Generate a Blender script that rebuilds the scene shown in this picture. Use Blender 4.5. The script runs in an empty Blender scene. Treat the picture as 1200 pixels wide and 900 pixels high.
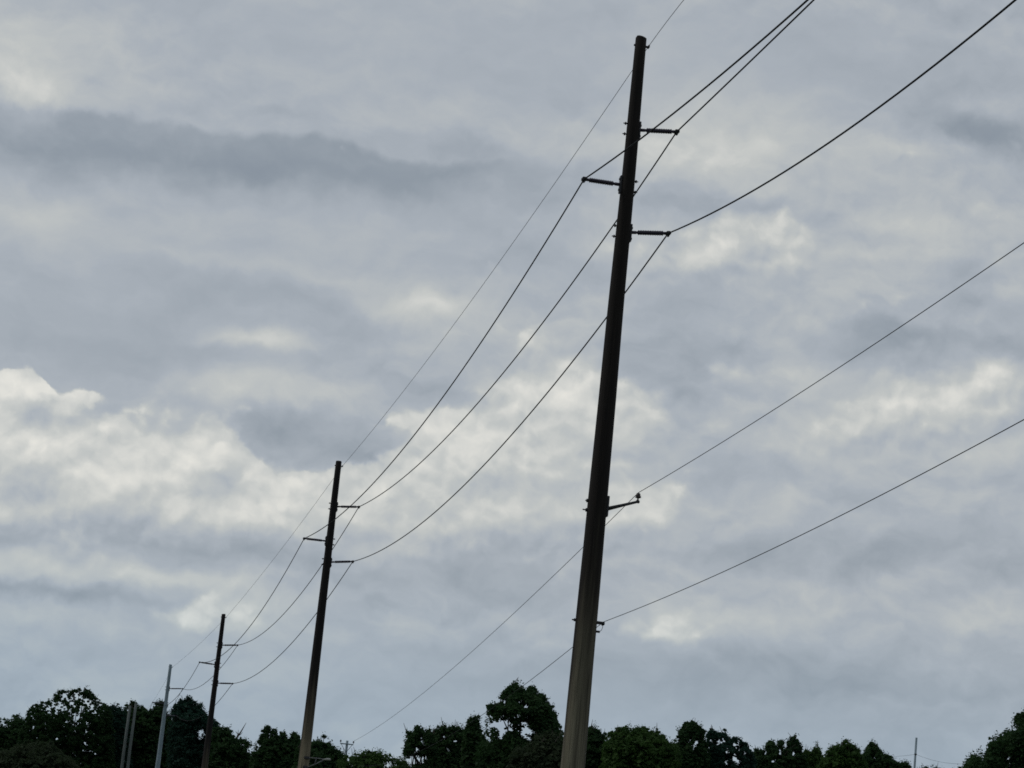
import bpy, bmesh, math, random
from mathutils import Vector, Matrix, noise as mnoise

rnd = random.Random(7)
SC = bpy.context.scene
COL = SC.collection
RAD = math.radians

# ------------------------------------------------------------------ camera model
FPX, PITCH, ROLL = 3000.0, RAD(12.0), RAD(5.86)
CAM = Vector((0, 0, 1.6))
FW = Vector((0, math.cos(PITCH), math.sin(PITCH)))
_u = Vector((0, -math.sin(PITCH), math.cos(PITCH)))
_r = Vector((1, 0, 0))
RT = math.cos(ROLL) * _r + math.sin(ROLL) * _u
UP = -math.sin(ROLL) * _r + math.cos(ROLL) * _u


def ray(px, py):
    """direction of a point of the 1200x900 photograph"""
    return FW * FPX + RT * (px - 600) + UP * (450 - py)


def at(px, py, Y):
    d = ray(px, py)
    return CAM + d * (Y / d.y)


def on_plane(px, py, p0, nrm):
    d = ray(px, py)
    return CAM + d * ((p0 - CAM).dot(nrm) / d.dot(nrm))


cam_data = bpy.data.cameras.new("camera")
cam_data.sensor_width = 36
cam_data.lens = FPX / 1200 * 36
cam_data.clip_start = 0.1
cam_data.clip_end = 20000
cam = bpy.data.objects.new("camera", cam_data)
COL.objects.link(cam)
m = Matrix((RT, UP, -FW)).transposed().to_4x4()
m.translation = CAM
cam.matrix_world = m
SC.camera = cam


# ------------------------------------------------------------------ node helper
class X:
    """a socket with arithmetic"""
    nt = None

    def __init__(s, sock):
        s.s = sock

    @staticmethod
    def node(kind, **kw):
        n = X.nt.nodes.new(kind)
        for k, v in kw.items():
            setattr(n, k, v)
        return n

    @staticmethod
    def put(inp, v):
        if isinstance(v, X):
            X.nt.links.new(v.s, inp)
        else:
            inp.default_value = v

    @staticmethod
    def math(op, *a, clamp=False):
        n = X.node("ShaderNodeMath", operation=op, use_clamp=clamp)
        for i, v in enumerate(a):
            X.put(n.inputs[i], v)
        return X(n.outputs[0])

    @staticmethod
    def vmath(op, *a, out=0):
        n = X.node("ShaderNodeVectorMath", operation=op)
        for i, v in enumerate(a):
            X.put(n.inputs[i], v)
        return X(n.outputs[out])

    def __add__(s, o): return X.math("ADD", s, o)
    def __radd__(s, o): return X.math("ADD", o, s)
    def __sub__(s, o): return X.math("SUBTRACT", s, o)
    def __rsub__(s, o): return X.math("SUBTRACT", o, s)
    def __mul__(s, o): return X.math("MULTIPLY", s, o)
    def __rmul__(s, o): return X.math("MULTIPLY", o, s)
    def __truediv__(s, o): return X.math("DIVIDE", s, o)


def smooth(v, lo, hi):
    n = X.node("ShaderNodeMapRange", interpolation_type="SMOOTHSTEP")
    X.put(n.inputs[0], v)
    n.inputs[1].default_value, n.inputs[2].default_value = lo, hi
    n.inputs[3].default_value, n.inputs[4].default_value = 0, 1
    return X(n.outputs[0])


def fbm(vec, scale, detail=5, rough=.55, lac=2.0, dist=0.0, color=False):
    n = X.node("ShaderNodeTexNoise", noise_dimensions="3D")
    X.put(n.inputs["Vector"], vec)
    n.inputs["Scale"].default_value = scale
    n.inputs["Detail"].default_value = detail
    n.inputs["Roughness"].default_value = rough
    n.inputs["Lacunarity"].default_value = lac
    n.inputs["Distortion"].default_value = dist
    return X(n.outputs["Color" if color else "Fac"])


def lin(c):
    c = c / 255
    return c / 12.92 if c <= .04045 else ((c + .055) / 1.055) ** 2.4


def srgb(r, g, b, k=1.0):
    return (lin(r) * k, lin(g) * k, lin(b) * k, 1)


# ------------------------------------------------------------------ sky
SUN_AZ, SUN_EL = RAD(-80), RAD(38)      # thin brightness behind the overcast, to the left


def azel(px, py):
    d = ray(px, py).normalized()
    return math.degrees(math.atan2(d.x, d.y)), math.degrees(math.asin(d.z))


DEG = 52.36     # photo pixels per degree
# soft tone of the layer cloud: px, py, half width, half height, amount
TONE = [
    (10, 172, 150, 30, -.08), (210, 184, 170, 26, -.07), (400, 208, 120, 20, -.08), (520, 195, 80, 18, -.07), (320, 461, 90, 27, .26), (240, 450, 40, 16, .10), (500, 360, 60, 18, .16), (560, 172, 40, 8, -.07),
    (620, 225, 60, 26, -.05), (8, 75, 60, 52, .22), (60, 108, 80, 22, .16), (115, 96, 22, 8, -.12), (120, 50, 90, 60, .08),
    (200, 128, 40, 10, -.06), (330, 132, 60, 8, -.05), (30, 258, 80, 34, .14), (330, 262, 200, 30, .05), (300, 313, 130, 8, .10),
    (300, 345, 190, 26, -.10), (120, 400, 160, 30, -.06), (305, 400, 50, 12, .34), (200, 420, 200, 20, -.06),
    (350, 510, 70, 36, -.25), (300, 500, 36, 18, -.14), (430, 540, 34, 24, -.20), (500, 455, 60, 26, -.10),
    (840, 165, 120, 60, .20), (900, 205, 150, 40, .07), (650, 160, 70, 26, .07),
    (840, 245, 110, 17, -.17), (690, 260, 80, 40, .05), (1140, 150, 54, 17, -.26), (1200, 165, 50, 22, -.14), (1060, 175, 60, 10, .10), (1150, 120, 80, 10, .08),
    (1050, 60, 150, 50, -.04), (1100, 250, 120, 40, .07), (1020, 300, 120, 50, .05),
    (760, 470, 60, 60, -.16), (1040, 400, 60, 34, -.16), (1160, 405, 60, 16, -.14), (950, 340, 100, 40, .08),
    (940, 435, 60, 24, .12), (900, 530, 140, 40, .07), (870, 555, 90, 14, -.08), (980, 650, 200, 20, -.13), (760, 600, 70, 40, .10),
    (1080, 510, 140, 40, .16), (840, 400, 60, 40, -.04), (880, 480, 60, 30, -.05),
    (150, 560, 230, 60, .17), (400, 610, 120, 40, .16), (620, 535, 130, 100, .24), (690, 430, 30, 50, .08),
    (60, 640, 110, 13, -.20), (200, 632, 120, 14, -.16), (340, 655, 100, 14, -.08), (60, 668, 120, 15, .20), (170, 676, 120, 14, .14), (270, 722, 50, 26, .10),
    (70, 698, 150, 8, -.19), (230, 700, 50, 8, -.08), (40, 722, 70, 12, .10), (150, 735, 70, 12, .08), (560, 680, 200, 30, -.08),
    (300, 730, 60, 40, .06), (600, 780, 300, 40, -.04), (1050, 800, 260, 30, -.10), (900, 840, 320, 36, -.04), (250, 800, 260, 36, .03),
    (850, 735, 110, 26, .12), (1100, 720, 120, 26, .06), (470, 360, 60, 16, .08),
]
# heaped clouds: density
HEAP = [
    (960, 310, 260, 110, .30), (1000, 510, 280, 100, .30), (560, 330, 150, 70, .14), (640, 560, 200, 130, .10), (820, 200, 160, 90, .16), (900, 730, 260, 50, .14), (120, 690, 220, 50, .14), (1130, 220, 100, 80, .12),
    (0, 455, 26, 24, .75), (38, 450, 19, 22, 1.0), (0, 515, 60, 36, .8), (60, 540, 100, 40, .95), (100, 575, 140, 50, .95), (130, 520, 40, 34, .35),
    (190, 548, 90, 44, .95), (256, 524, 30, 32, .75), (290, 570, 70, 40, .6), (385, 605, 90, 36, .5), (230, 605, 140, 34, .6),
    (335, 466, 85, 26, .22), (255, 458, 54, 20, .12), (110, 465, 70, 16, .28),
    (650, 485, 70, 54, 1.2), (560, 525, 74, 46, 1.1), (500, 560, 60, 36, .5), (690, 530, 56, 80, .8), (490, 590, 80, 36, .55), (600, 595, 110, 50, .8),
    (440, 615, 80, 30, .35), (60, 605, 130, 28, .7), (210, 612, 120, 24, .5), (570, 620, 120, 36, .6), (680, 610, 60, 50, .5), (770, 500, 40, 60, .22), (775, 620, 60, 26, .3), (470, 490, 30, 20, .30), (520, 362, 80, 24, .16), (600, 390, 60, 30, .20),
    (815, 315, 80, 34, .60), (925, 272, 40, 30, .50), (880, 295, 70, 24, .35), (1160, 245, 36, 16, .34), (1050, 180, 40, 8, .32),
    (1055, 470, 46, 28, .62), (1120, 462, 70, 30, .66), (1185, 450, 40, 30, .45), (930, 435, 44, 20, .45), (855, 440, 30, 16, .28),
    (1080, 505, 130, 32, .42), (960, 530, 110, 30, .25), (825, 745, 110, 28, .55), (760, 745, 50, 16, .25), (920, 725, 60, 14, .22), (1140, 722, 70, 18, .25),
    (272, 722, 60, 30, .80), (180, 724, 70, 16, .30), (110, 718, 60, 14, .22), (760, 585, 50, 24, .30), (1180, 310, 50, 30, .24),
    (980, 375, 60, 30, .22), (30, 665, 100, 18, .30), (170, 668, 100, 14, .22), (540, 620, 60, 20, .3),
]
# where the layer cloud lies smooth
CALM = [(520, 50, 420, 70, .8), (300, 180, 320, 60, .45), (200, 310, 280, 70, .75), (950, 60, 200, 50, .5), (650, 830, 700, 60, .6), (100, 400, 250, 40, .6), (500, 270, 160, 60, .4)]


def blobs(P, table):
    acc = None
    for px, py, rx, ry, amp in table:
        a, e = azel(px, py)
        ix, iy = DEG / rx, DEG / ry
        q = X.vmath("MULTIPLY_ADD", P, (ix, iy, 0), (-a * ix, -e * iy, 0))
        d2 = X.vmath("DOT_PRODUCT", q, q, out=1)
        g = X.math("POWER", .45, d2)
        acc = g * amp if acc is None else X.math("MULTIPLY_ADD", g, amp, acc)
    return acc


def build_world():
    w = bpy.data.worlds.new("World")
    SC.world = w
    w.use_nodes = True
    w.cycles.sampling_method = "MANUAL"
    w.cycles.sample_map_resolution = 256
    nt = X.nt = w.node_tree
    nt.nodes.clear()
    tc = X.node("ShaderNodeTexCoord")
    d = X(tc.outputs["Generated"])
    sep = X.node("ShaderNodeSeparateXYZ")
    X.put(sep.inputs[0], d)
    x, y, z = (X(o) for o in sep.outputs)
    az = X.math("ARCTAN2", x, y) * (180 / math.pi)
    el = X.math("ARCSINE", z) * (180 / math.pi)
    cmb = X.node("ShaderNodeCombineXYZ")
    X.put(cmb.inputs[0], az)
    X.put(cmb.inputs[1], el)
    P = X(cmb.outputs[0])

    def off(v, c):
        return X.vmath("ADD", v, c)

    # wind-torn warp, wider than tall
    w1 = fbm(off(P, (3, 7, 11)), .42, 3, .5, color=True)
    w2 = fbm(off(P, (31, 17, 5)), 1.7, 4, .55, color=True)
    P1 = X.vmath("MULTIPLY_ADD", w1, (1.7, 1.0, 0), P)
    P1 = X.vmath("ADD", P1, (-.85, -.5, 0))
    P2 = X.vmath("MULTIPLY_ADD", w2, (.55, .42, 0), P1)
    P2 = X.vmath("ADD", P2, (-.275, -.21, 0))
    Pst = X.vmath("MULTIPLY", P2, (.5, 1.25, 1))

    tone = blobs(P2, TONE)
    streak = fbm(off(Pst, (2, 40, 3)), .55, 7, .56) - .5
    mott = fbm(off(Pst, (9, 3, 30)), 1.9, 6, .6) - .5
    spb = X.node("ShaderNodeSeparateXYZ")
    X.put(spb.inputs[0], P2)
    aw, ew = X(spb.outputs[0]), X(spb.outputs[1])
    (a0, e0), (a1, e1) = azel(0, 111), azel(420, 172)
    u = (aw - a0) * ((e1 - e0) / (a1 - a0)) + e0 - ew        # depth below the ragged top of the dark roll
    roll = smooth(u, -.03, .22) * smooth(u, 1.75, .7) * smooth(aw, azel(740, 0)[0], azel(380, 0)[0])
    base = tone - roll * .18 + X.math("MULTIPLY_ADD", streak, .19, .5) + mott * .10

    # heaped clouds, evaluated here and a little towards the light (up)
    Pb = X.vmath("MULTIPLY_ADD", w2, (.44, .36, 0), P)
    Pb = X.vmath("ADD", Pb, (-.22, -.18, 0))

    def billow(Q):
        n1 = fbm(off(Q, (5, 5, 60)), .54, 7, .55)
        v = X.node("ShaderNodeTexVoronoi", feature="SMOOTH_F1", voronoi_dimensions="2D")
        X.put(v.inputs["Vector"], off(X.vmath("MULTIPLY", Q, (.85, 1.1, 1)), (1.3, 2.1, 0)))
        v.inputs["Scale"].default_value = .62
        v.inputs["Detail"].default_value = 2.4
        v.inputs["Roughness"].default_value = .42
        v.inputs["Lacunarity"].default_value = 2.3
        v.inputs["Smoothness"].default_value = .6
        return (n1 - .5) * .62 + (.40 - X(v.outputs["Distance"])) * .62

    B1, B2 = blobs(Pb, HEAP), blobs(off(Pb, (-.1, .55, 0)), HEAP)
    D1, D2 = billow(Pb), billow(off(Pb, (-.13, .22, 0)))
    C = B1 + D1
    broad = X.math("MINIMUM", X.math("MAXIMUM", B1 - B2, -.55), .55)
    shade = X.math("MINIMUM", X.math("MAXIMUM", (D1 - D2) + broad * .42, -.34), .40)
    top = smooth(shade, -.05, .30)
    mr = X.node("ShaderNodeMapRange", interpolation_type="SMOOTHSTEP")
    X.put(mr.inputs[0], C)
    mr.inputs[1].default_value = .16
    X.put(mr.inputs[2], .92 - top * (smooth(az, 3.5, -4.0) * smooth(el, 7.2, 8.6) * .46 + .16))
    mr.inputs[3].default_value, mr.inputs[4].default_value = 0, 1
    alpha = X(mr.outputs[0])
    fine = fbm(off(P2, (20, 8, 9)), 1.5, 5, .55) - .5
    lum = X.math("MULTIPLY_ADD", shade, .80, .64)
    lum = lum + X.math("MINIMUM", C - .6, .7) * .07 + fine * .36
    # broken stratocumulus between them
    sc1 = fbm(off(X.vmath("MULTIPLY", P2, (.75, 1.1, 1)), (12, 33, 8)), .62, 6, .52)
    sc2 = fbm(off(X.vmath("MULTIPLY", P2, (.75, 1.1, 1)), (11.9, 33.32, 8)), .62, 6, .52)
    base = base + ((sc1 - .5) * .30 + (sc1 - sc2) * .50) * (1 - X.math("MINIMUM", blobs(P2, CALM), .85))
    V = base + alpha * (lum - base) * .9
    # bluer towards the horizon
    ramp = X.node("ShaderNodeValToRGB")
    cr = ramp.color_ramp
    cr.interpolation = "EASE"
    stops = [(0, (124, 134, 147)), (.25, (145, 154, 163)), (.5, (170, 177, 184.5)), (.72, (194, 197, 195)), (1, (233, 231, 223))]
    cr.elements[0].position, cr.elements[0].color = 0, srgb(*stops[0][1])
    cr.elements[1].position, cr.elements[1].color = 1, srgb(*stops[-1][1])
    for p_, c_ in stops[1:-1]:
        e = cr.elements.new(p_)
        e.color = srgb(*c_)
    cr.interpolation = "LINEAR"
    X.put(ramp.inputs[0], V)
    low = 1 - smooth(el, 3.0, 8.5)
    mixb = X.node("ShaderNodeMix", data_type="RGBA", blend_type="MULTIPLY")
    X.put(mixb.inputs["Factor"], low * .9)
    X.nt.links.new(ramp.outputs[0], mixb.inputs["A"])
    mixb.inputs["B"].default_value = (.83, .94, 1.03, 1)
    gain = X.vmath("SCALE", X(mixb.outputs["Result"]))
    gain.s.node.inputs["Scale"].default_value = 10.0

    sky = X.node("ShaderNodeTexSky", sky_type="NISHITA", sun_disc=False)
    sky.sun_elevation = SUN_EL
    sky.sun_rotation = SUN_AZ
    sky.air_density, sky.dust_density = 1.0, 1.5
    mix = X.node("ShaderNodeMix", data_type="RGBA")
    mix.inputs["Factor"].default_value = .94
    nt.links.new(sky.outputs[0], mix.inputs["A"])
    nt.links.new(gain.s, mix.inputs["B"])
    bg = X.node("ShaderNodeBackground")
    bg.inputs["Strength"].default_value = .1
    nt.links.new(mix.outputs["Result"], bg.inputs["Color"])
    out = X.node("ShaderNodeOutputWorld")
    nt.links.new(bg.outputs[0], out.inputs[0])


build_world()

sl = bpy.data.lights.new("sun", "SUN")
sl.energy, sl.angle, sl.color = .8, RAD(14), (1, .96, .9)
so = bpy.data.objects.new("sun", sl)
COL.objects.link(so)
sd = Vector((math.sin(SUN_AZ) * math.cos(SUN_EL), math.cos(SUN_AZ) * math.cos(SUN_EL), math.sin(SUN_EL)))
so.rotation_euler = sd.to_track_quat("Z", "Y").to_euler()
so.location = sd * 200

vs = SC.view_settings
vs.view_transform, vs.look, vs.exposure, vs.gamma, vs.use_curve_mapping = "Standard", "None", 0, 1, False


# ------------------------------------------------------------------ materials
def material(name, build, rough=.8, metal=0.0, spec=.3):
    mt = bpy.data.materials.new(name)
    mt.use_nodes = True
    X.nt = mt.node_tree
    b = mt.node_tree.nodes["Principled BSDF"]
    b.inputs["Roughness"].default_value = rough
    b.inputs["Metallic"].default_value = metal
    b.inputs["Specular IOR Level"].default_value = spec
    build(mt, b)
    return mt


def ramp2(fac, c0, c1, p0=.3, p1=.7):
    n = X.node("ShaderNodeValToRGB")
    n.color_ramp.elements[0].position, n.color_ramp.elements[1].position = p0, p1
    n.color_ramp.elements[0].color = (*c0, 1)
    n.color_ramp.elements[1].color = (*c1, 1)
    X.put(n.inputs[0], fac)
    return n.outputs[0]


def noisy(c0, c1, scale, sx=(1, 1, 1), bump=0.0):
    def f(mt, b):
        tc = X.node("ShaderNodeTexCoord")
        v = X.vmath("MULTIPLY", X(tc.outputs["Object"]), sx)
        n = fbm(v, scale, 6, .6)
        X.nt.links.new(ramp2(n, c0, c1), b.inputs["Base Color"])
        if bump:
            bp = X.node("ShaderNodeBump")
            bp.inputs["Strength"].default_value = bump
            X.put(bp.inputs["Height"], n)
            X.nt.links.new(bp.outputs[0], b.inputs["Normal"])
    return f


def pole_wood(dark0, dark1, lit0, lit1, z0, z1):
    """tarred timber, with painted-in light at the foot, breaking into streaks and fading with height"""
    def f(mt, b):
        tc = X.node("ShaderNodeTexCoord")
        o = X(tc.outputs["Object"])
        grain = fbm(X.vmath("MULTIPLY", o, (22, 22, .6)), 1.6, 6, .62)
        patch = fbm(X.vmath("MULTIPLY", o, (2.2, 2.2, .12)), 1.3, 4, .6)
        sp = X.node("ShaderNodeSeparateXYZ")
        X.put(sp.inputs[0], o)
        zz = X(sp.outputs[2])
        lit_foot = smooth(zz + (patch - .5) * 16 + (grain - .5) * 9, z1, z0)  # brighter foot painted into the colour, its edge broken by grain
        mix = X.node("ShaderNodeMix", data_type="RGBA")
        X.put(mix.inputs["Factor"], lit_foot)
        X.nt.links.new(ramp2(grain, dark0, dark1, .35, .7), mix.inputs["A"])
        X.nt.links.new(ramp2(grain, lit0, lit1, .35, .68), mix.inputs["B"])
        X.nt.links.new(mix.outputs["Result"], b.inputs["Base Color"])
        crack = fbm(X.vmath("MULTIPLY", o, (34, 34, .4)), 1.0, 3, .5)
        dk = X.node("ShaderNodeMix", data_type="RGBA", blend_type="MULTIPLY")
        X.put(dk.inputs["Factor"], smooth(crack, .50, .36) * .42)
        X.nt.links.new(mix.outputs["Result"], dk.inputs["A"])
        dk.inputs["B"].default_value = (.25, .24, .23, 1)
        X.nt.links.new(dk.outputs["Result"], b.inputs["Base Color"])
        bp = X.node("ShaderNodeBump")
        bp.inputs["Strength"].default_value = .35
        bp.inputs["Distance"].default_value = .02
        X.put(bp.inputs["Height"], grain)
        X.nt.links.new(bp.outputs[0], b.inputs["Normal"])
    return f


def leaf(c0, c1):
    def f(mt, b):
        tc = X.node("ShaderNodeTexCoord")
        o = X(tc.outputs["Object"])
        n = fbm(o, .45, 3, .6)
        n2 = fbm(o, 2.6, 2, .5)
        X.nt.links.new(ramp2(n * .6 + n2 * .4, c0, c1, .36, .64), b.inputs["Base Color"])
        b.inputs["Specular IOR Level"].default_value = .04
        tr = X.node("ShaderNodeBsdfTranslucent")
        tr.inputs["Color"].default_value = ((c0[0] + c1[0]) * .5, (c0[1] + c1[1]) * .55, (c0[2] + c1[2]) * .45, 1)
        mx = X.node("ShaderNodeMixShader")
        mx.inputs[0].default_value = .42
        out = X.nt.nodes["Material Output"]
        X.nt.links.new(b.outputs[0], mx.inputs[1])
        X.nt.links.new(tr.outputs[0], mx.inputs[2])
        X.nt.links.new(mx.outputs[0], out.inputs[0])
    return f


M = {
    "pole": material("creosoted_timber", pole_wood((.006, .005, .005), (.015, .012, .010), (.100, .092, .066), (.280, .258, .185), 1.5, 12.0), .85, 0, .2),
    "pole_far": material("creosoted_timber_lit_higher", pole_wood((.006, .005, .006), (.014, .012, .012), (.090, .078, .053), (.280, .243, .168), 6.5, 14.0), .85, 0, .2),  # painted foot brightness reaches higher up the shaft
    "steel_pole": material("galvanised_pole_steel", noisy((.12, .17, .20), (.21, .27, .31), 3, (1, 1, .2)), .6, .0, .4),
    "grey_post": material("weathered_grey_timber", noisy((.06, .075, .075), (.12, .135, .13), 4, (6, 6, .3), .3), .9),
    "polymer": material("dark_polymer_insulator", noisy((.020, .016, .030), (.035, .028, .048), 6), .45),
    "iron": material("dull_dark_ironwork", noisy((.02, .022, .026), (.05, .05, .055), 9), .6, .4),
    "galv": material("galvanised_fitting", noisy((.10, .105, .11), (.17, .175, .18), 8), .6, .2),
    "porcelain": material("brown_glazed_porcelain", noisy((.02, .012, .012), (.04, .025, .022), 8), .25),
    "conductor": material("dull_aluminium_conductor", noisy((.012, .013, .015), (.024, .025, .028), 5), .8, 0, .08),
    "grey_wire": material("grey_weathered_wire", noisy((.022, .023, .026), (.04, .042, .046), 5), .8, 0, .08),
    "lamp": material("pale_lamp_housing", noisy((.20, .20, .19), (.32, .32, .30), 5), .7),
    "bark": material("dark_bark", noisy((.018, .015, .012), (.06, .05, .04), 3, (3, 3, .6), .5), .9),
    "grey_bark": material("bare_grey_bark", noisy((.04, .036, .034), (.09, .082, .075), 3, (3, 3, .6), .4), .9),
    "leaf_dark": material("dark_green_leaves", leaf((.010, .027, .013), (.038, .076, .028)), .6),
    "leaf_blue": material("blue_green_leaves", leaf((.009, .025, .020), (.026, .062, .045)), .6),
    "leaf_mid": material("mid_green_leaves", leaf((.016, .040, .012), (.060, .112, .032)), .6),
    "leaf_olive": material("olive_leaves_hung_with_moss", leaf((.014, .026, .014), (.050, .066, .038)), .7),
    "grass": material("rough_grass", noisy((.035, .055, .018), (.085, .10, .040), .25, (1, 1, 1), .4), .95),
}


# ------------------------------------------------------------------ mesh helpers
def tag(o, label=None, cat=None, group=None, kind=None):
    for k, v in (("label", label), ("category", cat), ("group", group), ("kind", kind)):
        if v:
            o[k] = v
    return o


def empty(name, loc):
    o = bpy.data.objects.new(name, None)
    o.empty_display_size = .5
    o.location = loc
    COL.objects.link(o)
    return o


def obj(name, bm, mt, parent=None, origin=(0, 0, 0), smoothed=True):
    """bm holds world coordinates; the object stands at origin"""
    bmesh.ops.translate(bm, vec=-Vector(origin), verts=bm.verts)
    me = bpy.data.meshes.new(name)
    bm.normal_update()
    bm.to_mesh(me)
    bm.free()
    me.materials.append(M[mt])
    if smoothed:
        me.polygons.foreach_set("use_smooth", [True] * len(me.polygons))
    o = bpy.data.objects.new(name, me)
    COL.objects.link(o)
    if parent is not None:
        o.parent = parent
        o.location = Vector(origin) - parent_origin(parent)
    else:
        o.location = origin
    return o


def parent_origin(p):
    v = Vector(p.location)
    while p.parent is not None:
        p = p.parent
        v += p.location
    return v


def frame(d):
    d = d.normalized()
    a = Vector((0, 0, 1)) if abs(d.z) < .9 else Vector((1, 0, 0))
    u = d.cross(a).normalized()
    return u, d.cross(u).normalized()


def tube(bm, pts, radii, n=8, caps=True):
    rings = []
    if not hasattr(radii, "__len__"):
        radii = [radii] * len(pts)
    for i, p in enumerate(pts):
        d = (pts[min(i + 1, len(pts) - 1)] - pts[max(i - 1, 0)])
        if i == 0:
            u, v = frame(d)
        else:                                   # carry the frame along, no twist
            d = d.normalized()
            u = (u - d * u.dot(d)).normalized()
            v = d.cross(u)
        rings.append([bm.verts.new(p + (u * math.cos(a) + v * math.sin(a)) * radii[i]) for a in
                      (2 * math.pi * k / n for k in range(n))])
    for a, b in zip(rings, rings[1:]):
        for k in range(n):
            bm.faces.new((a[k], a[(k + 1) % n], b[(k + 1) % n], b[k]))
    if caps:
        bm.faces.new(rings[0][::-1])
        bm.faces.new(rings[-1])
    return bm


def lathe(bm, p, d, prof, n=16):
    """profile (distance along d, radius)"""
    d = d.normalized()
    u, v = frame(d)
    rings = [[bm.verts.new(p + d * t + (u * math.cos(a) + v * math.sin(a)) * r) for a in
              (2 * math.pi * k / n for k in range(n))] for t, r in prof]
    for a, b in zip(rings, rings[1:]):
        for k in range(n):
            bm.faces.new((a[k], a[(k + 1) % n], b[(k + 1) % n], b[k]))
    bm.faces.new(rings[0][::-1])
    bm.faces.new(rings[-1])
    return bm


def box(bm, c, ax, ay, az, sx, sy, sz, bev=.0):
    vs_ = []
    for i in (-1, 1):
        for j in (-1, 1):
            for k in (-1, 1):
                vs_.append(bm.verts.new(c + ax * (i * sx / 2) + ay * (j * sy / 2) + az * (k * sz / 2)))
    fs = [bm.faces.new([vs_[q] for q in f]) for f in ((0, 1, 3, 2), (4, 6, 7, 5), (0, 4, 5, 1), (2, 3, 7, 6), (0, 2, 6, 4), (1, 5, 7, 3))]
    if bev:
        bmesh.ops.bevel(bm, geom=list({e for f in fs for e in f.edges}), offset=bev, segments=2, affect="EDGES")
    return bm


ZV = Vector((0, 0, 1))

# ------------------------------------------------------------------ ground: one sheet to the horizon
g = bmesh.new()
NG = 72
rings = []
for rad in (0.01, 6, 15, 30, 55, 90, 140, 210, 330, 600, 1200, 3000, 8000):
    ring = []
    for k in range(NG):
        a = 2 * math.pi * k / NG
        xx, yy = rad * math.cos(a), rad * math.sin(a)
        zz = 0 if rad < 1 else (mnoise.noise(Vector((xx * .03, yy * .03, 2.2))) * .12)
        ring.append(g.verts.new((xx, yy, zz if rad < 1000 else 0)))
    rings.append(ring)
for a, b in zip(rings, rings[1:]):
    for k in range(NG):
        g.faces.new((a[k], b[k], b[(k + 1) % NG], a[(k + 1) % NG]))
g.faces.new(rings[0])
tag(obj("ground", g, "grass"), kind="structure")

# ------------------------------------------------------------------ the line of poles
POLES = [   # top px, distance, height adj, arms: (tip px, axis px) for right top, left, right bottom
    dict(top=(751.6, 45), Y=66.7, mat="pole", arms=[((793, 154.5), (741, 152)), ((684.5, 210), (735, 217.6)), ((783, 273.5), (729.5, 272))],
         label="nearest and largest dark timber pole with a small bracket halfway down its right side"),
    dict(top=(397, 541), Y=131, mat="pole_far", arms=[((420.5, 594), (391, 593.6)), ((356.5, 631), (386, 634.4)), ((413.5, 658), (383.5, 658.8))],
         label="second nearest timber pole, its foot pale with painted-in light, beside a street lamp"),
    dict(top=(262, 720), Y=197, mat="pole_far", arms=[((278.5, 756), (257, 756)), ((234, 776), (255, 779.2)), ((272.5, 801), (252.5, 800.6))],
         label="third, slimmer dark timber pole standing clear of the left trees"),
    dict(top=(200, 779), Y=260, mat="steel_pole", arms=[((214, 807), (196.8, 807)), ((179, 823), (194.7, 825)), ((207, 839), (193, 838.8))],
         label="pale blue-grey pole, farthest of the line, rising out of the left trees"),
]
for p in POLES:
    p["pt"] = at(*p["top"], p["Y"])
LINE = (POLES[3]["pt"] - POLES[0]["pt"])
LINE.z = 0
LINE.normalize()
SIDE = Vector((LINE.y, -LINE.x, 0))       # to the right of the line
POLE_GROUP = "poles of the transmission line"


def pole_radius(p, z):
    return .152 + max(0, p["pt"].z - z) * .0082


def line_post(parent, p, tip, zbase, sgn, near):
    """horizontal line-post insulator with its plate, bolts and conductor clamp"""
    ax = Vector((p["pt"].x, p["pt"].y, zbase))
    d = (tip - ax)
    Ln = d.length
    d.normalize()
    r0 = pole_radius(p, zbase)
    ins = bmesh.new()
    n = 16 if near else 8
    prof = [(r0 + .02, .045), (r0 + .16, .045), (r0 + .17, .034)]
    t = r0 + .22
    nsh = 21 if near else 9
    t1 = Ln - .14
    st = (t1 - t) / nsh
    for k in range(nsh):
        rb = .070 if k % 2 == 0 else .062
        prof += [(t, .046), (t + st * .25, rb), (t + st * .60, rb), (t + st * .85, .048)]
        t += st
    prof += [(t1 + .01, .036), (t1 + .02, .042), (Ln - .06, .042)]
    lathe(ins, ax, d, prof, n)
    io = obj("insulator", ins, "polymer", parent, ax)
    cl = bmesh.new()
    box(cl, tip, d, LINE, d.cross(LINE), .13, .20, .10, .02)
    box(cl, tip + d.cross(LINE) * (-.065 if d.cross(LINE).z > 0 else .065), d, LINE, d.cross(LINE), .05, .1, .06, .01)
    obj("clamp", cl, "iron", io, tip, False)
    pl = bmesh.new()
    box(pl, ax + SIDE * sgn * (r0 + .012), SIDE, LINE, ZV, .05, .16, .50, .012)
    obj("mounting_plate", pl, "iron", parent, ax, False)
    for dz in (-.15, .15):
        b = bmesh.new()
        q = ax + ZV * dz
        w = 2 * r0
        lathe(b, q + SIDE * sgn * (r0 + .06), -SIDE * sgn, [(0, .035), (.03, .035), (.031, .016), (w + .05, .016), (w + .07, .018), (w + .091, .045), (w + .115, .045), (w + .116, .016), (w + .16, .016)], 8)
        obj("bolt", b, "iron", parent, q, False)


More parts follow.
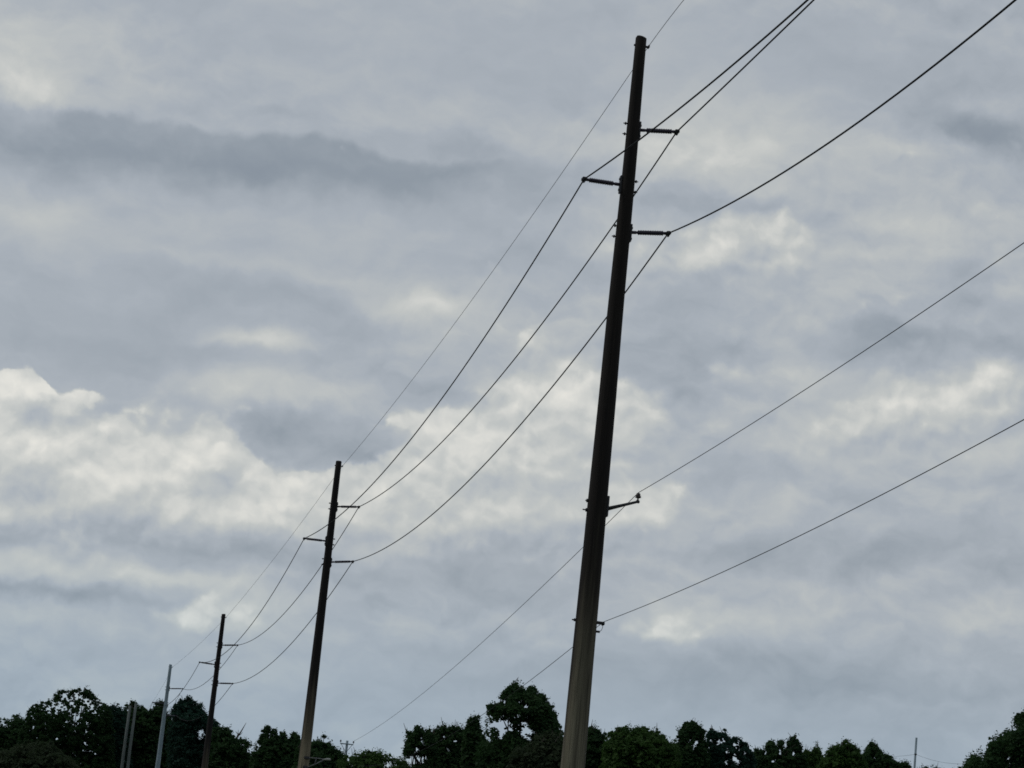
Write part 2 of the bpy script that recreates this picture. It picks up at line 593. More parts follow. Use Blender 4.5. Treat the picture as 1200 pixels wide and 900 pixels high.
TIPS = []
for i, p in enumerate(POLES):
    pt = p["pt"]
    root = empty("utility_pole", (pt.x, pt.y, 0))
    tag(root, p["label"], "utility pole", POLE_GROUP)
    p["root"] = root
    s = bmesh.new()
    zs = [-.6 + (pt.z + .6) * k / 26 for k in range(27)]
    pts, rr = [], []
    for z in zs:
        wob = .012 * mnoise.noise(Vector((i * 9.1, z * .25, 0)))
        pts.append(Vector((pt.x + wob, pt.y, z)))
        rr.append(pole_radius(p, z) * (1 + .012 * mnoise.noise(Vector((z * .9, i, 4)))))
    pts.append(Vector((pt.x, pt.y, pt.z + .03)))
    rr.append(pole_radius(p, pt.z) * .86)
    tube(s, pts, rr, 24)
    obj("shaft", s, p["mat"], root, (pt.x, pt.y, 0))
    # shield wire clip on the right of the head
    c = bmesh.new()
    hz = pt.z - .22
    ht = Vector((pt.x, pt.y, hz)) + SIDE * (pole_radius(p, hz) + .07)
    box(c, ht - SIDE * .05, SIDE, LINE, ZV, .12, .06, .05, .008)
    box(c, ht + ZV * .01, SIDE, LINE, ZV, .045, .14, .08, .01)
    lathe(c, ht - SIDE * .03, -SIDE, [(0, .016), (2 * pole_radius(p, hz) + .03, .016), (2 * pole_radius(p, hz) + .031, .03), (2 * pole_radius(p, hz) + .075, .03)], 6)
    obj("wire_clip", c, "iron", root, ht, False)
    p["shield"] = ht + ZV * .03
    tips = []
    for k, (tp, axp) in enumerate(p["arms"]):
        tip = on_plane(*tp, pt, LINE)
        axz = on_plane(*axp, pt, LINE).z
        sgn = -1 if k == 1 else 1
        line_post(root, p, tip, axz, sgn, i < 2)
        tips.append(tip)
    p["tips"] = tips

# lower bracket, pin insulator and cable clamp of the nearest pole
P1 = POLES[0]
pt = P1["pt"]
root = P1["root"]
tipA = on_plane(747.3, 588, pt, LINE)
topA = on_plane(748, 577, pt, LINE)
zb = on_plane(706, 595.5, pt, LINE).z
rA = pole_radius(P1, zb)
baseA = Vector((pt.x, pt.y, zb)) + SIDE * (rA + .02)
b = bmesh.new()
tube(b, [baseA, baseA.lerp(tipA, .5), tipA], [.055, .042, .034], 10)
box(b, tipA, SIDE, LINE, ZV, .10, .06, .08, .012)
br = obj("bracket", b, "iron", root, baseA)
b = bmesh.new()
box(b, baseA + ZV * .06 - SIDE * .005, SIDE, LINE, ZV, .06, .16, .56, .014)
obj("mounting_plate", b, "iron", br, baseA, False)
b = bmesh.new()
lathe(b, tipA, ZV, [(0, .022), (.10, .022), (.101, .055), (.12, .09), (.135, .055), (.155, .085), (.175, .05), (.20, .06), (.225, .045), (.235, .03)], 16)
obj("pin_insulator", b, "porcelain", br, tipA)
for dz in (-.10, .15):
    q = Vector((pt.x, pt.y, zb + dz))
    b = bmesh.new()
    lathe(b, q - SIDE * (rA - .02), -SIDE, [(0, .018), (.03, .018), (.031, .05), (.06, .05), (.061, .018), (.14 if dz < 0 else .09, .018)], 8)
    obj("bolt", b, "iron", root, q, False)
qB = on_plane(699, 729.5, pt, LINE)
rB = pole_radius(P1, qB.z)
cB = Vector((pt.x, pt.y, qB.z)) + SIDE * rB
b = bmesh.new()
box(b, cB + SIDE * .09, SIDE, LINE, ZV, .20, .10, .075, .015)
box(b, cB + SIDE * .17 - ZV * .012, SIDE, LINE, ZV, .05, .20, .09, .012)
lathe(b, cB + SIDE * .02, -SIDE, [(0, .018), (2 * rB + .01, .018), (2 * rB + .02, .04), (2 * rB + .07, .04), (2 * rB + .071, .018), (2 * rB + .12, .018)], 8)
cc = obj("cable_clamp", b, "iron", root, cB, False)
b = bmesh.new()
tube(b, [cB + SIDE * .16 - ZV * .03, cB + SIDE * .17 - ZV * .10, cB + SIDE * .14 - ZV * .19, cB + SIDE * .08 - ZV * .235], .008, 6)
lathe(b, cB + SIDE * .10 - ZV * .235, -SIDE, [(0, .03), (.09, .03)], 8)
obj("bond_wire", b, "iron", cc, cB)
P1["low_a"] = topA - ZV * .01
P1["low_b"] = cB + SIDE * .17 + ZV * .035


# ------------------------------------------------------------------ wires
def fit_span(a, b, pix):
    """sag coefficient of z = chord + c*s*(s-L), fitted to points of the photograph"""
    h = Vector((b.x - a.x, b.y - a.y, 0))
    L = h.length
    h.normalize()
    nrm = Vector((h.y, -h.x, 0))
    num = den = 0
    for px, py in pix:
        q = on_plane(px, py, a, nrm)
        s = (q - a).dot(h)
        z = a.z + (b.z - a.z) * s / L
        u = s * (s - L)
        num += (q.z - z) * u
        den += u * u
    return max(num / den, 2e-4)


def span_points(a, b, c, n=40):
    L = Vector((b.x - a.x, b.y - a.y)).length
    out = []
    for k in range(n + 1):
        s = L * k / n
        q = a.lerp(b, k / n)
        q.z += c * s * (s - L)
        out.append(q)
    return out


def fit_front(a, dirv, pix, smax, n=60):
    """near span leaving the picture: z = a.z + p s + q s^2"""
    nrm = Vector((dirv.y, -dirv.x, 0))
    S = [[0, 0], [0, 0]]
    T = [0, 0]
    for px, py in pix:
        w = on_plane(px, py, a, nrm)
        s = (w - a).dot(dirv)
        f = (s, s * s)
        for i in range(2):
            T[i] += f[i] * (w.z - a.z)
            for j in range(2):
                S[i][j] += f[i] * f[j]
    det = S[0][0] * S[1][1] - S[0][1] * S[1][0]
    pp = (T[0] * S[1][1] - T[1] * S[0][1]) / det
    qq = (S[0][0] * T[1] - S[1][0] * T[0]) / det
    print("front span", round(pp, 4), round(qq, 6), "far s", round(s, 1))
    return [Vector((a.x + dirv.x * s, a.y + dirv.y * s, a.z + pp * s + qq * s * s)) for s in (smax * k / n for k in range(n + 1))]


def wire(name, runs, rad, mt, label, cat, group=None):
    pts = []
    for r in runs:
        for q in r:
            if not pts or (q - pts[-1]).length > 1e-3:
                pts.append(q)
    bm = bmesh.new()
    tube(bm, pts, rad, 8)
    return tag(obj(name, bm, mt, None, pts[0]), label, cat, group)


T = [p["tips"] for p in POLES]
NEAR = -LINE
# where the line goes on, hidden by the left trees
nxt = LINE * 66 + Vector((0, 0, -1.2))
PIX = {
    0: dict(front=[(811, 132), (861, 91), (896, 57), (950.5, 2)],
            spans=[[(695, 300), (590, 440), (555, 480), (500, 531), (460, 568)], [(393, 641), (345, 706), (310, 739), (292, 751)], [(247, 795), (236, 803), (222, 809)]]),
    1: dict(front=[(751, 161), (811.5, 115), (870, 69), (941.5, 3)],
            spans=[[(629, 300), (538, 440), (509, 480), (464, 537), (410, 592.5), (379, 616)], [(315, 708), (277, 752), (256, 767)], [(219, 800), (205, 820)]]),
    2: dict(front=[(840, 247), (880, 225), (960, 175), (1020, 133), (1106, 68), (1190, 0)],
            spans=[[(735, 342), (640, 462), (550, 566), (482, 620), (450, 641)], [(384, 701), (340, 757), (310, 783), (290, 795)], [(262, 815)]]),
}
WIRE_LABELS = {
    0: "dark conductor clamped to the topmost right-hand insulator of each pole",
    1: "dark conductor clamped to the only left-hand insulator of each pole",
    2: "dark conductor clamped to the lowest right-hand insulator of each pole, dipping lowest",
}
for k in range(3):
    runs = [fit_front(T[0][k], NEAR, PIX[k]["front"], 66)[::-1]]
    for i in range(3):
        c = fit_span(T[i][k], T[i + 1][k], PIX[k]["spans"][i])
        print("span", k, i, "sag", round(c * (T[i + 1][k] - T[i][k]).xy.length ** 2 / 4, 2))
        runs.append(span_points(T[i][k], T[i + 1][k], c))
    runs.append(span_points(T[3][k], T[3][k] + nxt, .0011, 20))
    wire("power_conductor", runs, .0205, "conductor", WIRE_LABELS[k], "power line", "conductors of the transmission line")

S = [p["shield"] for p in POLES]
runs = [fit_front(S[0], NEAR, [(770, 40), (785, 21), (801, 0)], 66)[::-1]]
SPX = [[(741, 80), (590, 300), (480, 450), (440, 499)], [(378, 580), (330, 644), (283, 700)], [(235, 752)]]
for i in range(3):
    c = fit_span(S[i], S[i + 1], SPX[i])
    runs.append(span_points(S[i], S[i + 1], c))
runs.append(span_points(S[3], S[3] + nxt, .0008, 20))
wire("shield_wire", runs, .0078, "grey_wire", "thin pale wire running over the very tops of the poles", "power line")

# small distribution pole in the gap between the trees
SP = at(407, 868, 185)
root = empty("utility_pole", (SP.x, SP.y, 0))
tag(root, "short grey pole with a little crossarm, just clearing the trees by the street lamp", "utility pole")
b = bmesh.new()
tube(b, [Vector((SP.x, SP.y, z)) for z in (-.5, 4, 8, SP.z)], [.16, .14, .12, .09], 14)
obj("shaft", b, "steel_pole", root, (SP.x, SP.y, 0))
b = bmesh.new()
box(b, Vector((SP.x, SP.y - .14, SP.z - .25)), _r, Vector((0, 1, 0)), ZV, .95, .07, .08, .012)
ca = obj("crossarm", b, "steel_pole", root, (SP.x, SP.y, SP.z - .25), False)
b = bmesh.new()
for sx in (-1, 1):
    tube(b, [Vector((SP.x + sx * .40, SP.y - .20, SP.z - .28)), Vector((SP.x, SP.y - .16, SP.z - .85))], .018, 6)
obj("brace", b, "iron", root, (SP.x, SP.y, SP.z - .8), False)
for sx in (-.46, .46):
    b = bmesh.new()
    q = Vector((SP.x + sx, SP.y - .14, SP.z - .19))
    lathe(b, q, ZV, [(0, .02), (.06, .02), (.07, .07), (.10, .07), (.12, .04), (.16, .06), (.2, .03)], 10)
    obj("pin_insulator", b, "porcelain", ca, q)
endA = Vector((SP.x + .46, SP.y - .14, SP.z + .0))
cA = fit_span(P1["low_a"], endA, [(690, 634), (620, 700), (575, 741), (530, 780), (470, 826), (440, 848)])
wire("distribution_wire", [fit_front(P1["low_a"], NEAR, [(800, 545), (900, 484.5), (960, 447), (1060, 380), (1200, 284)], 64)[::-1],
                           span_points(P1["low_a"], endA, cA)], .0085, "grey_wire",
     "thin grey wire tied to the small bracket halfway down the nearest pole", "power line")
endB = Vector((SP.x + .16, SP.y - .1, SP.z - 1.6))
cBs = fit_span(P1["low_b"], endB, [(672, 757), (645, 780), (613, 803), (565, 838)])
wire("distribution_wire", [fit_front(P1["low_b"], NEAR, [(800, 690), (880, 655), (960, 619), (1080, 554), (1200, 492)], 64)[::-1],
                           span_points(P1["low_b"], endB, cBs)], .0085, "grey_wire",
     "lowest thin grey wire, fixed straight to the side of the nearest pole", "power line")

# far pole on the right with its two thin wires
FP = at(1074, 864.5, 300)
root = empty("utility_pole", (FP.x, FP.y, 0))
tag(root, "far lone blue-grey pole standing in the gap before the right-hand tree", "utility pole")
b = bmesh.new()
tube(b, [Vector((FP.x, FP.y, z)) for z in (-.5, 8, 16, 22, FP.z)], [.24, .20, .17, .14, .12], 14)
obj("shaft", b, "steel_pole", root, (FP.x, FP.y, 0))
qf = on_plane(1072.5, 884, FP, Vector((0, 1, 0)))
b = bmesh.new()
box(b, Vector((FP.x, FP.y - .17, qf.z)), _r, Vector((0, 1, 0)), ZV, .30, .10, .14, .015)
obj("wire_clip", b, "iron", root, (FP.x, FP.y - .17, qf.z), False)
fa = Vector((FP.x, FP.y - .25, qf.z))
bl = at(1012, 886, 320)
brr = at(1165, 890, 285)
wire("service_wire", [span_points(bl, fa, fit_span(bl, fa, [(1050, 886.5)]), 24),
                      span_points(fa, brr, fit_span(fa, brr, [(1095, 891.5), (1122, 895)]), 24)], .012, "grey_wire",
     "faint thin wire strung past the far lone pole on the right", "power line")

# pair of bare grey posts among the left trees
for (tx, ty, bx, by, Yd, lab) in ((152.4, 827, 142.7, 900, 240, "bare grey timber post, left one of the close pair before the trees"),
                                  (159.6, 824, 150.4, 900, 240, "bare grey timber post, right and taller one of the close pair")):
    a = at(tx, ty, Yd)
    b = bmesh.new()
    zs = [-.4, 3, 7, 11, 15, a.z]
    tube(b, [Vector((a.x + .04 * mnoise.noise(Vector((z, tx, 0))), a.y, z)) for z in zs], [.165, .16, .155, .145, .135, .12], 14)
    tag(obj("timber_post", b, "grey_post", None, (a.x, a.y, 0)), lab, "post", "pair of bare posts")

# street lamp: truss arm on the second pole
P2 = POLES[1]
nl = Vector((0, 1, 0))
lu = on_plane(363, 888.5, P2["pt"], nl)
ll = on_plane(361, 899.5, P2["pt"], nl)
le = on_plane(381, 890.5, P2["pt"], nl)
lh = on_plane(386.5, 890, P2["pt"], nl)
dy = Vector((0, -.34, 0))
root = empty("street_lamp", ll + dy)
tag(root, "pale street lamp on a short two-tube arm fixed to the second pole", "street lamp")
b = bmesh.new()
tube(b, [lu + dy, lu.lerp(le, .5) + dy + ZV * .02, le + dy], .022, 8)
tube(b, [ll + dy, ll.lerp(le, .5) + dy - ZV * .02, le + dy], .026, 8)
tube(b, [lu.lerp(le, .45) + dy, ll.lerp(le, .4) + dy], .018, 6)
obj("arm", b, "galv", root, ll + dy)
for z in (lu, ll):
    b = bmesh.new()
    box(b, Vector((P2["pt"].x + .16, P2["pt"].y - .24, z.z)), _r, Vector((0, 1, 0)), ZV, .30, .16, .12, .015)
    obj("pole_clamp", b, "iron", root, z + dy, False)
b = bmesh.new()
hd = (lh - le).normalized()
lathe(b, le + dy - hd * .12, hd, [(0, .035), (.08, .055), (.18, .09), (.30, .11), (.38, .09), (.42, .04)], 16)
hdo = obj("lamp_head", b, "lamp", root, le + dy)
for v in hdo.data.vertices:
    v.co.z *= .62


# ------------------------------------------------------------------ trees
def inside(x, y, poly):
    r = False
    n = len(poly)
    for i in range(n):
        x1, y1 = poly[i]
        x2, y2 = poly[(i + 1) % n]
        if (y1 > y) != (y2 > y) and x < (x2 - x1) * (y - y1) / (y2 - y1) + x1:
            r = not r
    return r


def leaf_card(bm, c, nrm, s):
    u, v = frame(nrm)
    a0 = rnd.uniform(0, 6.28)
    k = rnd.choice((4, 5, 5, 6))
    asp = rnd.uniform(.45, .9)
    ring = []
    for i in range(k):
        a = a0 + 2 * math.pi * i / k + rnd.uniform(-.3, .3)
        rr = s * rnd.uniform(.6, 1.15)
        ring.append(bm.verts.new(c + u * (math.cos(a) * rr) + v * (math.sin(a) * rr * asp) + nrm * rnd.uniform(-.25, .25) * s))
    bm.faces.new(ring)


def tree(name, label, D, top, holes, mt="leaf_dark", bark="bark", bottom=930, trunk_x=None, clump=1.0, dens=1.0, group="trees along the horizon", leaf_s=.17, spikes=()):
    ppm = FPX / D                       # photo pixels per metre
    x0, x1 = top[0][0], top[-1][0]
    cx, hw = (x0 + x1) / 2, (x1 - x0) / 2
    ytop = min(y for _, y in top)
    poly = [(x0 + hw * .25, bottom + 8)] + [(x0 - 2, bottom - 12)] + list(top) + [(x1 + 2, bottom - 12), (x1 - hw * .25, bottom + 8)]
    dep = min(hw / ppm * 1.0, 5.5)
    if trunk_x is None:
        trunk_x = cx + rnd.uniform(-.15, .15) * hw
    tb = at(trunk_x, 980, D)
    tb.z = 0
    root = empty(name, tb)
    tag(root, label, "tree", group)
    bm = bmesh.new()
    area = 2 * hw * (bottom - ytop)
    rc0 = .42 * clump                   # clump radius, metres
    n_cl = int(area / (ppm * rc0) ** 2 * 3.3 * dens) + 10
    n_cl = min(n_cl, 3600)

    def jagged(x):
        return 4.0 * mnoise.noise(Vector((x * .21, D * .37, 1))) + 2.0 * mnoise.noise(Vector((x * .75, D * .37, 5))) if clump < .8 else 0
    cents = []
    tries = 0
    while len(cents) < n_cl and tries < n_cl * 12:
        tries += 1
        rc = rc0 * rnd.uniform(.6, 1.5)
        x = rnd.uniform(x0 - 2, x1 + 2)
        y = bottom + 8 - (bottom + 8 - ytop) * rnd.random()
        if y > ytop + 36:                # deep in the crown: fewer, broader clumps
            if rnd.random() < .45:
                continue
            rc *= 1.8
        rp = rc * ppm
        jag = jagged(x)
        if not inside(x, y - rp * .75 + jag, poly) or not inside(x - rp * .6, y, poly) or not inside(x + rp * .6, y, poly):
            if not (inside(x, y, poly) and rnd.random() < .06):
                continue
            rc *= .55
            rp *= .55
        bad = False
        for hx, hy, hr in holes:
            if math.hypot(x - hx, (y - hy) * .8) < hr * (.75 + .9 * mnoise.noise(Vector((x * .35, y * .35, D)))) + rp * .62:
                bad = True
                break
        if bad:
            if rnd.random() > .07:
                continue
            rc *= .4
            rp *= .4
        t = max(-1, min(1, (x - cx) / (hw + 2)))
        fy = min(1, max(.25, (y - ytop) / 26))
        dz = rnd.uniform(-1, 1) * dep * math.sqrt(1 - t * t) * fy
        inner = inside(x, y - rp - 7, poly) and not any((x - hx) ** 2 + (y - hy) ** 2 < (hr + rp * 1.6 + 2) ** 2 for hx, hy, hr in holes)
        cents.append((at(x, y, D + dz), rc, y, inner))
    for c, rc, y, inner in cents:
        nl_ = int(rnd.uniform(13, 21) * max(1, rc / rc0))
        sq = rnd.uniform(.55, .85)
        for _ in range(nl_):
            v = Vector((rnd.gauss(0, 1), rnd.gauss(0, 1), rnd.gauss(0, 1))).normalized()
            v *= rc * rnd.random() ** .45
            v.z *= sq
            nn = (v.normalized() + Vector((rnd.gauss(0, .6), rnd.gauss(0, .6), rnd.gauss(.5, .6)))).normalized()
            leaf_card(bm, c + v, nn, leaf_s * rnd.uniform(.7, 1.35) * (1.3 if inner else .85))
    for (ax_, ay_), (bx_, by_) in zip(top, top[1:]):     # ragged fringe of single twigs
        for _ in range(int(math.hypot(bx_ - ax_, by_ - ay_) * 1.1)):
            f = rnd.random()
            if rnd.random() < .45:
                continue
            fx = ax_ + (bx_ - ax_) * f + rnd.gauss(0, .5)
            q = at(fx, ay_ + (by_ - ay_) * f - jagged(fx) + rnd.uniform(-.6, 4.2), D + rnd.uniform(-1, 1))
            for _k in range(rnd.randint(5, 10)):
                leaf_card(bm, q + Vector((rnd.gauss(0, .10), rnd.gauss(0, .10), rnd.gauss(0, .10))),
                          Vector((rnd.gauss(0, 1), rnd.gauss(0, 1), rnd.gauss(.3, .6))).normalized(), leaf_s * rnd.uniform(.25, .6))
    for sx, sy, tx, ty, wd in spikes:        # upright sprays
        dz = rnd.uniform(-1, 1)
        for k in range(26):
            f = rnd.random() ** .8
            q = at(sx + (tx - sx) * f + rnd.uniform(-wd, wd) * (1 - f), sy + (ty - sy) * f, D + dz + rnd.uniform(-.3, .3))
            leaf_card(bm, q, Vector((rnd.gauss(0, 1), rnd.gauss(0, 1), rnd.gauss(0, .4))).normalized(), leaf_s * rnd.uniform(.45, .9) * (1.1 - .6 * f))
    obj("crown", bm, mt, root, tb, False)
    # trunk with limbs reaching into the crown
    bm = bmesh.new()
    hub = at(trunk_x, min(bottom - 10, ytop + (bottom - ytop) * .55), D)
    n = 7
    pts = [tb.lerp(hub, k / (n - 1)) for k in range(n)]
    for k in range(1, n - 1):
        pts[k] += Vector((rnd.uniform(-.15, .15), rnd.uniform(-.15, .15), 0))
    pts[0].z -= .4
    tr = .012 * hub.z + .08
    tube(bm, pts, [tr * (1.5 if k == 0 else 1.1 - .1 * k) for k in range(n)], 9)
    pick = rnd.sample(cents, min(len(cents), 12)) + sorted(cents, key=lambda q: q[2])[: 6: 2]
    for c, rc, y, _i in pick:
        st = pts[rnd.choice((3, 4, 5, 6))]
        if c.z < st.z:
            st = pts[3]
        mid = st.lerp(c, .5) + Vector((rnd.uniform(-.4, .4), rnd.uniform(-.4, .4), rnd.uniform(-.5, .1)))
        tube(bm, [st, mid, c], [tr * .42, tr * .24, .025], 6)
    if clump < .8:                       # bare twigs standing out of the crown top
        hi = sorted(cents, key=lambda q: q[2])[: max(12, len(cents) // 8)]
        for c, rc, y, _i in rnd.sample(hi, min(len(hi), 9)):
            d = Vector((rnd.gauss(0, .35), rnd.gauss(0, .35), 1)).normalized() * rnd.uniform(.35, .75)
            tube(bm, [c - d * .8, c + d * .3, c + d * 1.0 + Vector((rnd.gauss(0, .08), 0, 0))], [.03, .022, .010], 5)
    obj("trunk", bm, bark, root, tb)
    return root


def shift(seq, dx, dy):
    return [(x + dx, y + dy) for x, y in seq]


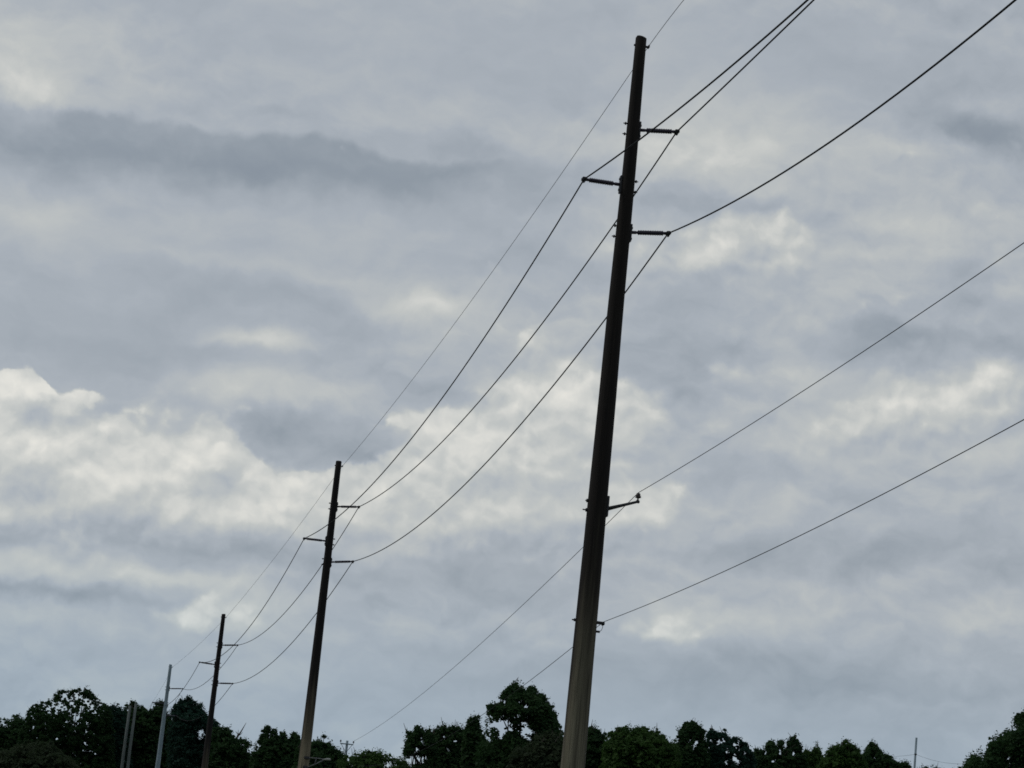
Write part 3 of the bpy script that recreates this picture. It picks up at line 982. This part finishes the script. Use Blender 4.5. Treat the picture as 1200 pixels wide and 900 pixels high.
TREES = [
    ("broad dark tree at the far left edge of the tree line", 300, "leaf_dark",
     [(-60, 846), (-40, 836), (-20, 838), (0, 842), (8, 841), (12, 846), (16, 838), (20, 836), (25, 838), (27, 846), (34, 852)], [(4, 847, 1.5)], {}),
    ("dome-topped tree with sky showing through its open crown, left of the paired posts", 290, "leaf_dark",
     [(22, 850), (30, 838), (35, 828), (45, 823), (55, 821), (62, 813), (70, 809), (80, 807), (92, 806), (100, 806), (106, 809), (112, 815), (120, 821), (128, 828), (133, 838)],
     [(52, 827, 1.6), (57, 831, 2.6), (62, 827, 1.4), (69, 828, 2.6), (66, 834, 1.3), (73, 819, 1.5), (77, 815, 1.8), (79, 820, 1.6), (74, 825, 1.3), (84, 817, 1.2), (83, 824, 1.5), (89, 814, 1.3), (90, 819, 2.2), (87, 828, 1), (96, 817, 1.6), (100, 821, 1.8), (103, 826, 1.4), (96, 829, 2.2), (94, 834, 2), (88, 838, 2.4), (87, 843, 1.8), (92, 841, 1.2), (108, 829, 1.8), (106, 822, 1), (82, 833, 1.2), (112, 834, 1), (78, 830, 1.1)],
     dict(clump=.36, leaf_s=.115, dens=1.2)),
    ("dark round-headed tree just left of the paired bare posts", 296, "leaf_blue",
     [(116, 842), (126, 827), (130, 825), (136, 825), (141, 828), (146, 835), (152, 842)], [], {}),
    ("dark flat-topped tree behind the paired posts and the blue-grey pole", 300, "leaf_dark",
     [(140, 840), (147, 826), (152, 823), (156, 820), (160, 823), (162, 827), (170, 827), (172, 832), (178, 830), (184, 822), (190, 820), (195, 823), (197, 832), (201, 838)],
     [(197, 833, 1.5), (151, 831, 1.2)], dict(clump=.85)),
    ("spiky-topped dark tree between the blue-grey pole and the third timber pole", 285, "leaf_blue",
     [(198, 840), (204, 825), (209, 823), (212, 816), (215, 822), (219, 815), (223, 817), (227, 820), (231, 824), (236, 822), (238, 830), (243, 837), (248, 841), (253, 844), (258, 850)],
     [(236, 861, 4), (200, 842, 2)], dict(clump=.75, leaf_s=.15, spikes=[(216, 832, 212.5, 814, 3), (220, 830, 219.5, 813, 3), (222, 830, 225, 816, 3), (226, 830, 232, 820, 3), (232, 832, 238, 822, 3), (208, 834, 205, 824, 2), (203, 840, 200, 828, 1.5)])),
    ("low dark tree right of the third timber pole", 280, "leaf_dark",
     [(244, 856), (250, 850), (258, 850), (265, 850), (270, 852), (272, 856), (274, 863), (279, 865), (284, 862), (290, 866), (296, 871), (300, 880)], [(294, 877, 2)], {}),
    ("ragged tree with small tufts standing up from its crown, left of the second pole", 270, "leaf_dark",
     [(294, 886), (300, 869), (304, 866), (306, 858), (309, 852), (313, 850), (317, 852), (319, 856), (321, 852), (324, 853), (325, 862), (328, 864), (329, 858), (333, 857), (336, 860), (337, 866), (341, 866), (341, 858), (346, 857), (350, 859), (352, 866), (358, 870)],
     [(316, 862, 1.8), (303, 873, 2), (298, 877, 2)], dict(clump=.6, leaf_s=.14)),
    ("dark tree with a lacy tuft on top, just right of the second pole", 176, "leaf_dark",
     [(346, 880), (356, 868), (363, 867), (370, 866), (376, 864), (378, 861), (383, 861), (387, 865), (389, 872), (395, 876), (400, 881), (406, 886)], [(381, 868, 2)], dict(clump=.6, leaf_s=.12)),
    ("low rounded bright green tree beneath the short pole's wire", 170, "leaf_mid",
     [(396, 890), (402, 885), (410, 886), (416, 884), (421, 880), (430, 878), (436, 880), (444, 878), (448, 881), (458, 885), (466, 888), (472, 887), (478, 890)], [(454, 897, 2)], dict(clump=.7, leaf_s=.12)),
    ("narrow ragged tree with sky gaps low in its crown, halfway between the two nearest poles", 165, "leaf_dark",
     [(472, 892), (475, 872), (476, 858), (479, 856), (485, 857), (487, 849), (493, 848), (495, 855), (501, 857), (503, 852), (505, 858), (509, 862), (513, 870)],
     [(494, 867, 2.2), (488, 879, 3.2), (481, 892, 3.2), (490, 892, 3), (497, 889, 2), (476, 867, 1.2), (497, 873, 1.5)], dict(clump=.5, leaf_s=.11, dens=1.1)),
    ("uneven dark tree left of the small dark column-shaped tree", 172, "leaf_dark",
     [(502, 876), (508, 855), (513, 851), (516, 854), (519, 849), (523, 851), (526, 854), (531, 850), (535, 848), (539, 847), (542, 853), (545, 859), (550, 864)], [(520, 863, 1.2), (534, 867, 1.2), (525, 878, 1.2)], dict(clump=.6, leaf_s=.12)),
    ("small dark column-shaped tree beside the tallest round-crowned tree", 168, "leaf_dark",
     [(543, 868), (547, 849), (549, 841), (553, 838), (557, 839), (559, 836), (561, 843), (562, 854), (568, 866)], [], dict(clump=.5, leaf_s=.12)),
    ("tallest round-crowned tree with sky gaps under its crown, left of the nearest pole", 160, "leaf_dark",
     [(560, 876), (566, 860), (570, 856), (571, 828), (577, 824), (585, 822), (588, 812), (592, 808), (598, 803), (603, 800), (610, 801), (613, 807), (618, 808), (621, 804), (625, 803), (629, 809), (635, 811), (640, 817), (643, 826), (648, 828), (650, 838), (651, 848), (657, 854), (660, 862), (666, 872)],
     [(571, 842, 4), (571, 851, 3.5), (592, 822, 2), (609, 824, 1.6), (617, 828, 1.6), (605, 834, 1.4), (587, 848, 5), (595, 851, 5), (616, 852, 5.5), (620, 859, 4), (611, 860, 3), (587, 863, 2.5), (624, 866, 2.2), (574, 866, 1.2)],
     dict(clump=.6, leaf_s=.12, dens=1.25)),
    ("low greyish moss-hung tree at the left foot of the nearest pole", 152, "leaf_olive",
     [(594, 896), (602, 880), (608, 874), (616, 870), (628, 864), (640, 857), (650, 857), (658, 863), (666, 874), (672, 884)], [(613, 890, 1.8), (622, 867, 2)], dict(clump=.6, leaf_s=.12)),
    ("dark tree half hidden behind the foot of the nearest pole", 175, "leaf_dark",
     [(652, 882), (664, 864), (680, 858), (690, 853), (694, 850), (697, 849), (700, 853), (706, 856), (709, 860), (711, 867), (716, 872)], [], dict(clump=.6, leaf_s=.12)),
    ("broad bushy green tree right of the nearest pole", 172, "leaf_mid",
     [(706, 880), (712, 862), (715, 855), (722, 853), (727, 851), (733, 853), (737, 847), (740, 853), (746, 854), (749, 849), (752, 853), (757, 851), (760, 855), (766, 853), (770, 853), (773, 858), (778, 863), (783, 867), (790, 869), (796, 878)], [(711, 866, 1.5)], dict(clump=.65, leaf_s=.12)),
    ("round-headed tree with small holes below its head, right of the broad bushy one", 178, "leaf_dark",
     [(784, 882), (790, 868), (794, 866), (795, 852), (799, 851), (803, 846), (808, 847), (812, 844), (816, 848), (822, 850), (826, 856), (826, 866), (830, 874)],
     [(794, 869, 1.5), (808, 867, 1.2), (816, 870, 2.2), (813, 876, 1.8)], dict(clump=.55, leaf_s=.12)),
    ("tree with open tiered branches and many sky gaps, right of centre", 180, "leaf_blue",
     [(822, 878), (827, 868), (829, 857), (833, 854), (838, 857), (845, 856), (850, 855), (852, 862), (856, 864), (862, 862), (867, 866), (870, 869), (875, 869), (877, 876), (884, 884)],
     [(826, 868, 2), (841, 870, 3), (834, 868, 1.8), (829, 879, 2.6), (863, 872, 4), (866, 877, 2.5), (852, 882, 2.4), (861, 887, 3.2), (852, 893, 3), (865, 893, 2.2), (848, 868, 1.8), (873, 882, 1.8)],
     dict(clump=.45, leaf_s=.11, dens=1.2)),
    ("twin-headed tree with a flat left head and a taller right head", 185, "leaf_dark",
     [(876, 892), (884, 879), (888, 875), (891, 880), (896, 877), (899, 870), (903, 868), (908, 870), (913, 867), (918, 869), (919, 876), (922, 878), (923, 870), (927, 864), (933, 863), (935, 869), (939, 872), (941, 880), (946, 886)],
     [(910, 872, 1.8), (914, 882, 3), (930, 882, 2.6), (941, 882, 1.5), (906, 891, 1.5), (897, 883, 1.4)], dict(clump=.5, leaf_s=.12)),
    ("small pointed tree beside the twin-headed tree", 188, "leaf_mid",
     [(938, 894), (944, 877), (947, 880), (951, 880), (954, 878), (957, 871), (960, 876), (963, 883), (966, 890), (970, 896)], [], dict(clump=.45, leaf_s=.11)),
    ("smooth rounded tree left of the far lone pole", 180, "leaf_mid",
     [(958, 897), (966, 885), (970, 879), (975, 873), (980, 873), (985, 871), (990, 866), (994, 865), (997, 870), (1003, 873), (1007, 878), (1011, 886), (1016, 894)], [], dict(clump=.6, leaf_s=.12)),
    ("tree sloping down to the foot of the far lone pole", 186, "leaf_dark",
     [(1006, 892), (1013, 881), (1018, 873), (1022, 868), (1025, 872), (1031, 874), (1032, 880), (1037, 884), (1042, 884), (1047, 890), (1053, 893), (1058, 892), (1063, 892), (1069, 900)], [(1025, 889, 1.2)], dict(clump=.5, leaf_s=.12)),
    ("tall dark conical tree at the right edge of the picture", 150, "leaf_dark",
     [(1124, 908), (1133, 893), (1136, 885), (1142, 882), (1148, 879), (1150, 884), (1154, 886), (1158, 880), (1160, 874), (1164, 862), (1169, 859), (1173, 862), (1180, 856), (1184, 851), (1186, 848), (1189, 848), (1190, 838), (1193, 833), (1197, 835), (1203, 832), (1214, 818), (1230, 812), (1246, 830), (1256, 862), (1262, 890)],
     [(1192, 853, 1.8), (1183, 890, 1.4)], dict(clump=.6, leaf_s=.12)),
    ("pale olive bush in front of the dome-topped tree, at the lower left corner", 240, "leaf_olive",
     [(-24, 896), (-8, 880), (10, 876), (24, 872), (36, 868), (50, 869), (60, 868), (66, 876), (78, 884), (88, 893), (96, 902)], [], dict(clump=.8, leaf_s=.14)),
]
for lab, D, mt, top, holes, kw in TREES:
    tree("tree", lab, D, top, holes, mt, **kw)

# low tree tops barely in the frame between the far pole and the right-hand tree
tree("tree", "low dark treetop barely showing at the bottom edge right of the far lone pole", 192,
     [(1066, 908), (1076, 901), (1084, 898), (1090, 901), (1096, 898), (1104, 902), (1116, 902), (1126, 899), (1136, 906)], [], "leaf_dark", clump=.5, leaf_s=.12, bottom=950)

# dead snag
D = 289
a, tip = at(276.5, 866, D), at(288.5, 847, D)
ft = Vector((a.x - .3, a.y, -.3))
root = empty("dead_tree", (ft.x, ft.y, 0))
tag(root, "bare slanting snag poking up between the third pole and the second", "tree")
b = bmesh.new()
tube(b, [ft, ft.lerp(a, .5) + Vector((.2, 0, 0)), a, a.lerp(tip, .5) + Vector((.02, 0, -.05)), tip], [.26, .2, .14, .07, .02], 8)
for k, (fx, fy) in enumerate(((279.5, 855), (284.5, 858), (276, 857))):
    q = at(fx, fy, D - .3 + .3 * k)
    st = a.lerp(tip, .12 + .1 * k)
    tube(b, [st, st.lerp(q, .5) + Vector((0, 0, -.1)), q], [.07, .04, .015], 6)
obj("trunk", b, "grey_bark", root, (ft.x, ft.y, 0))

SC.cycles.use_denoising = False
SC.cycles.filter_width = 1.7
SC.cycles.max_bounces = 6
SC.cycles.diffuse_bounces = 3
SC.cycles.transparent_max_bounces = 4
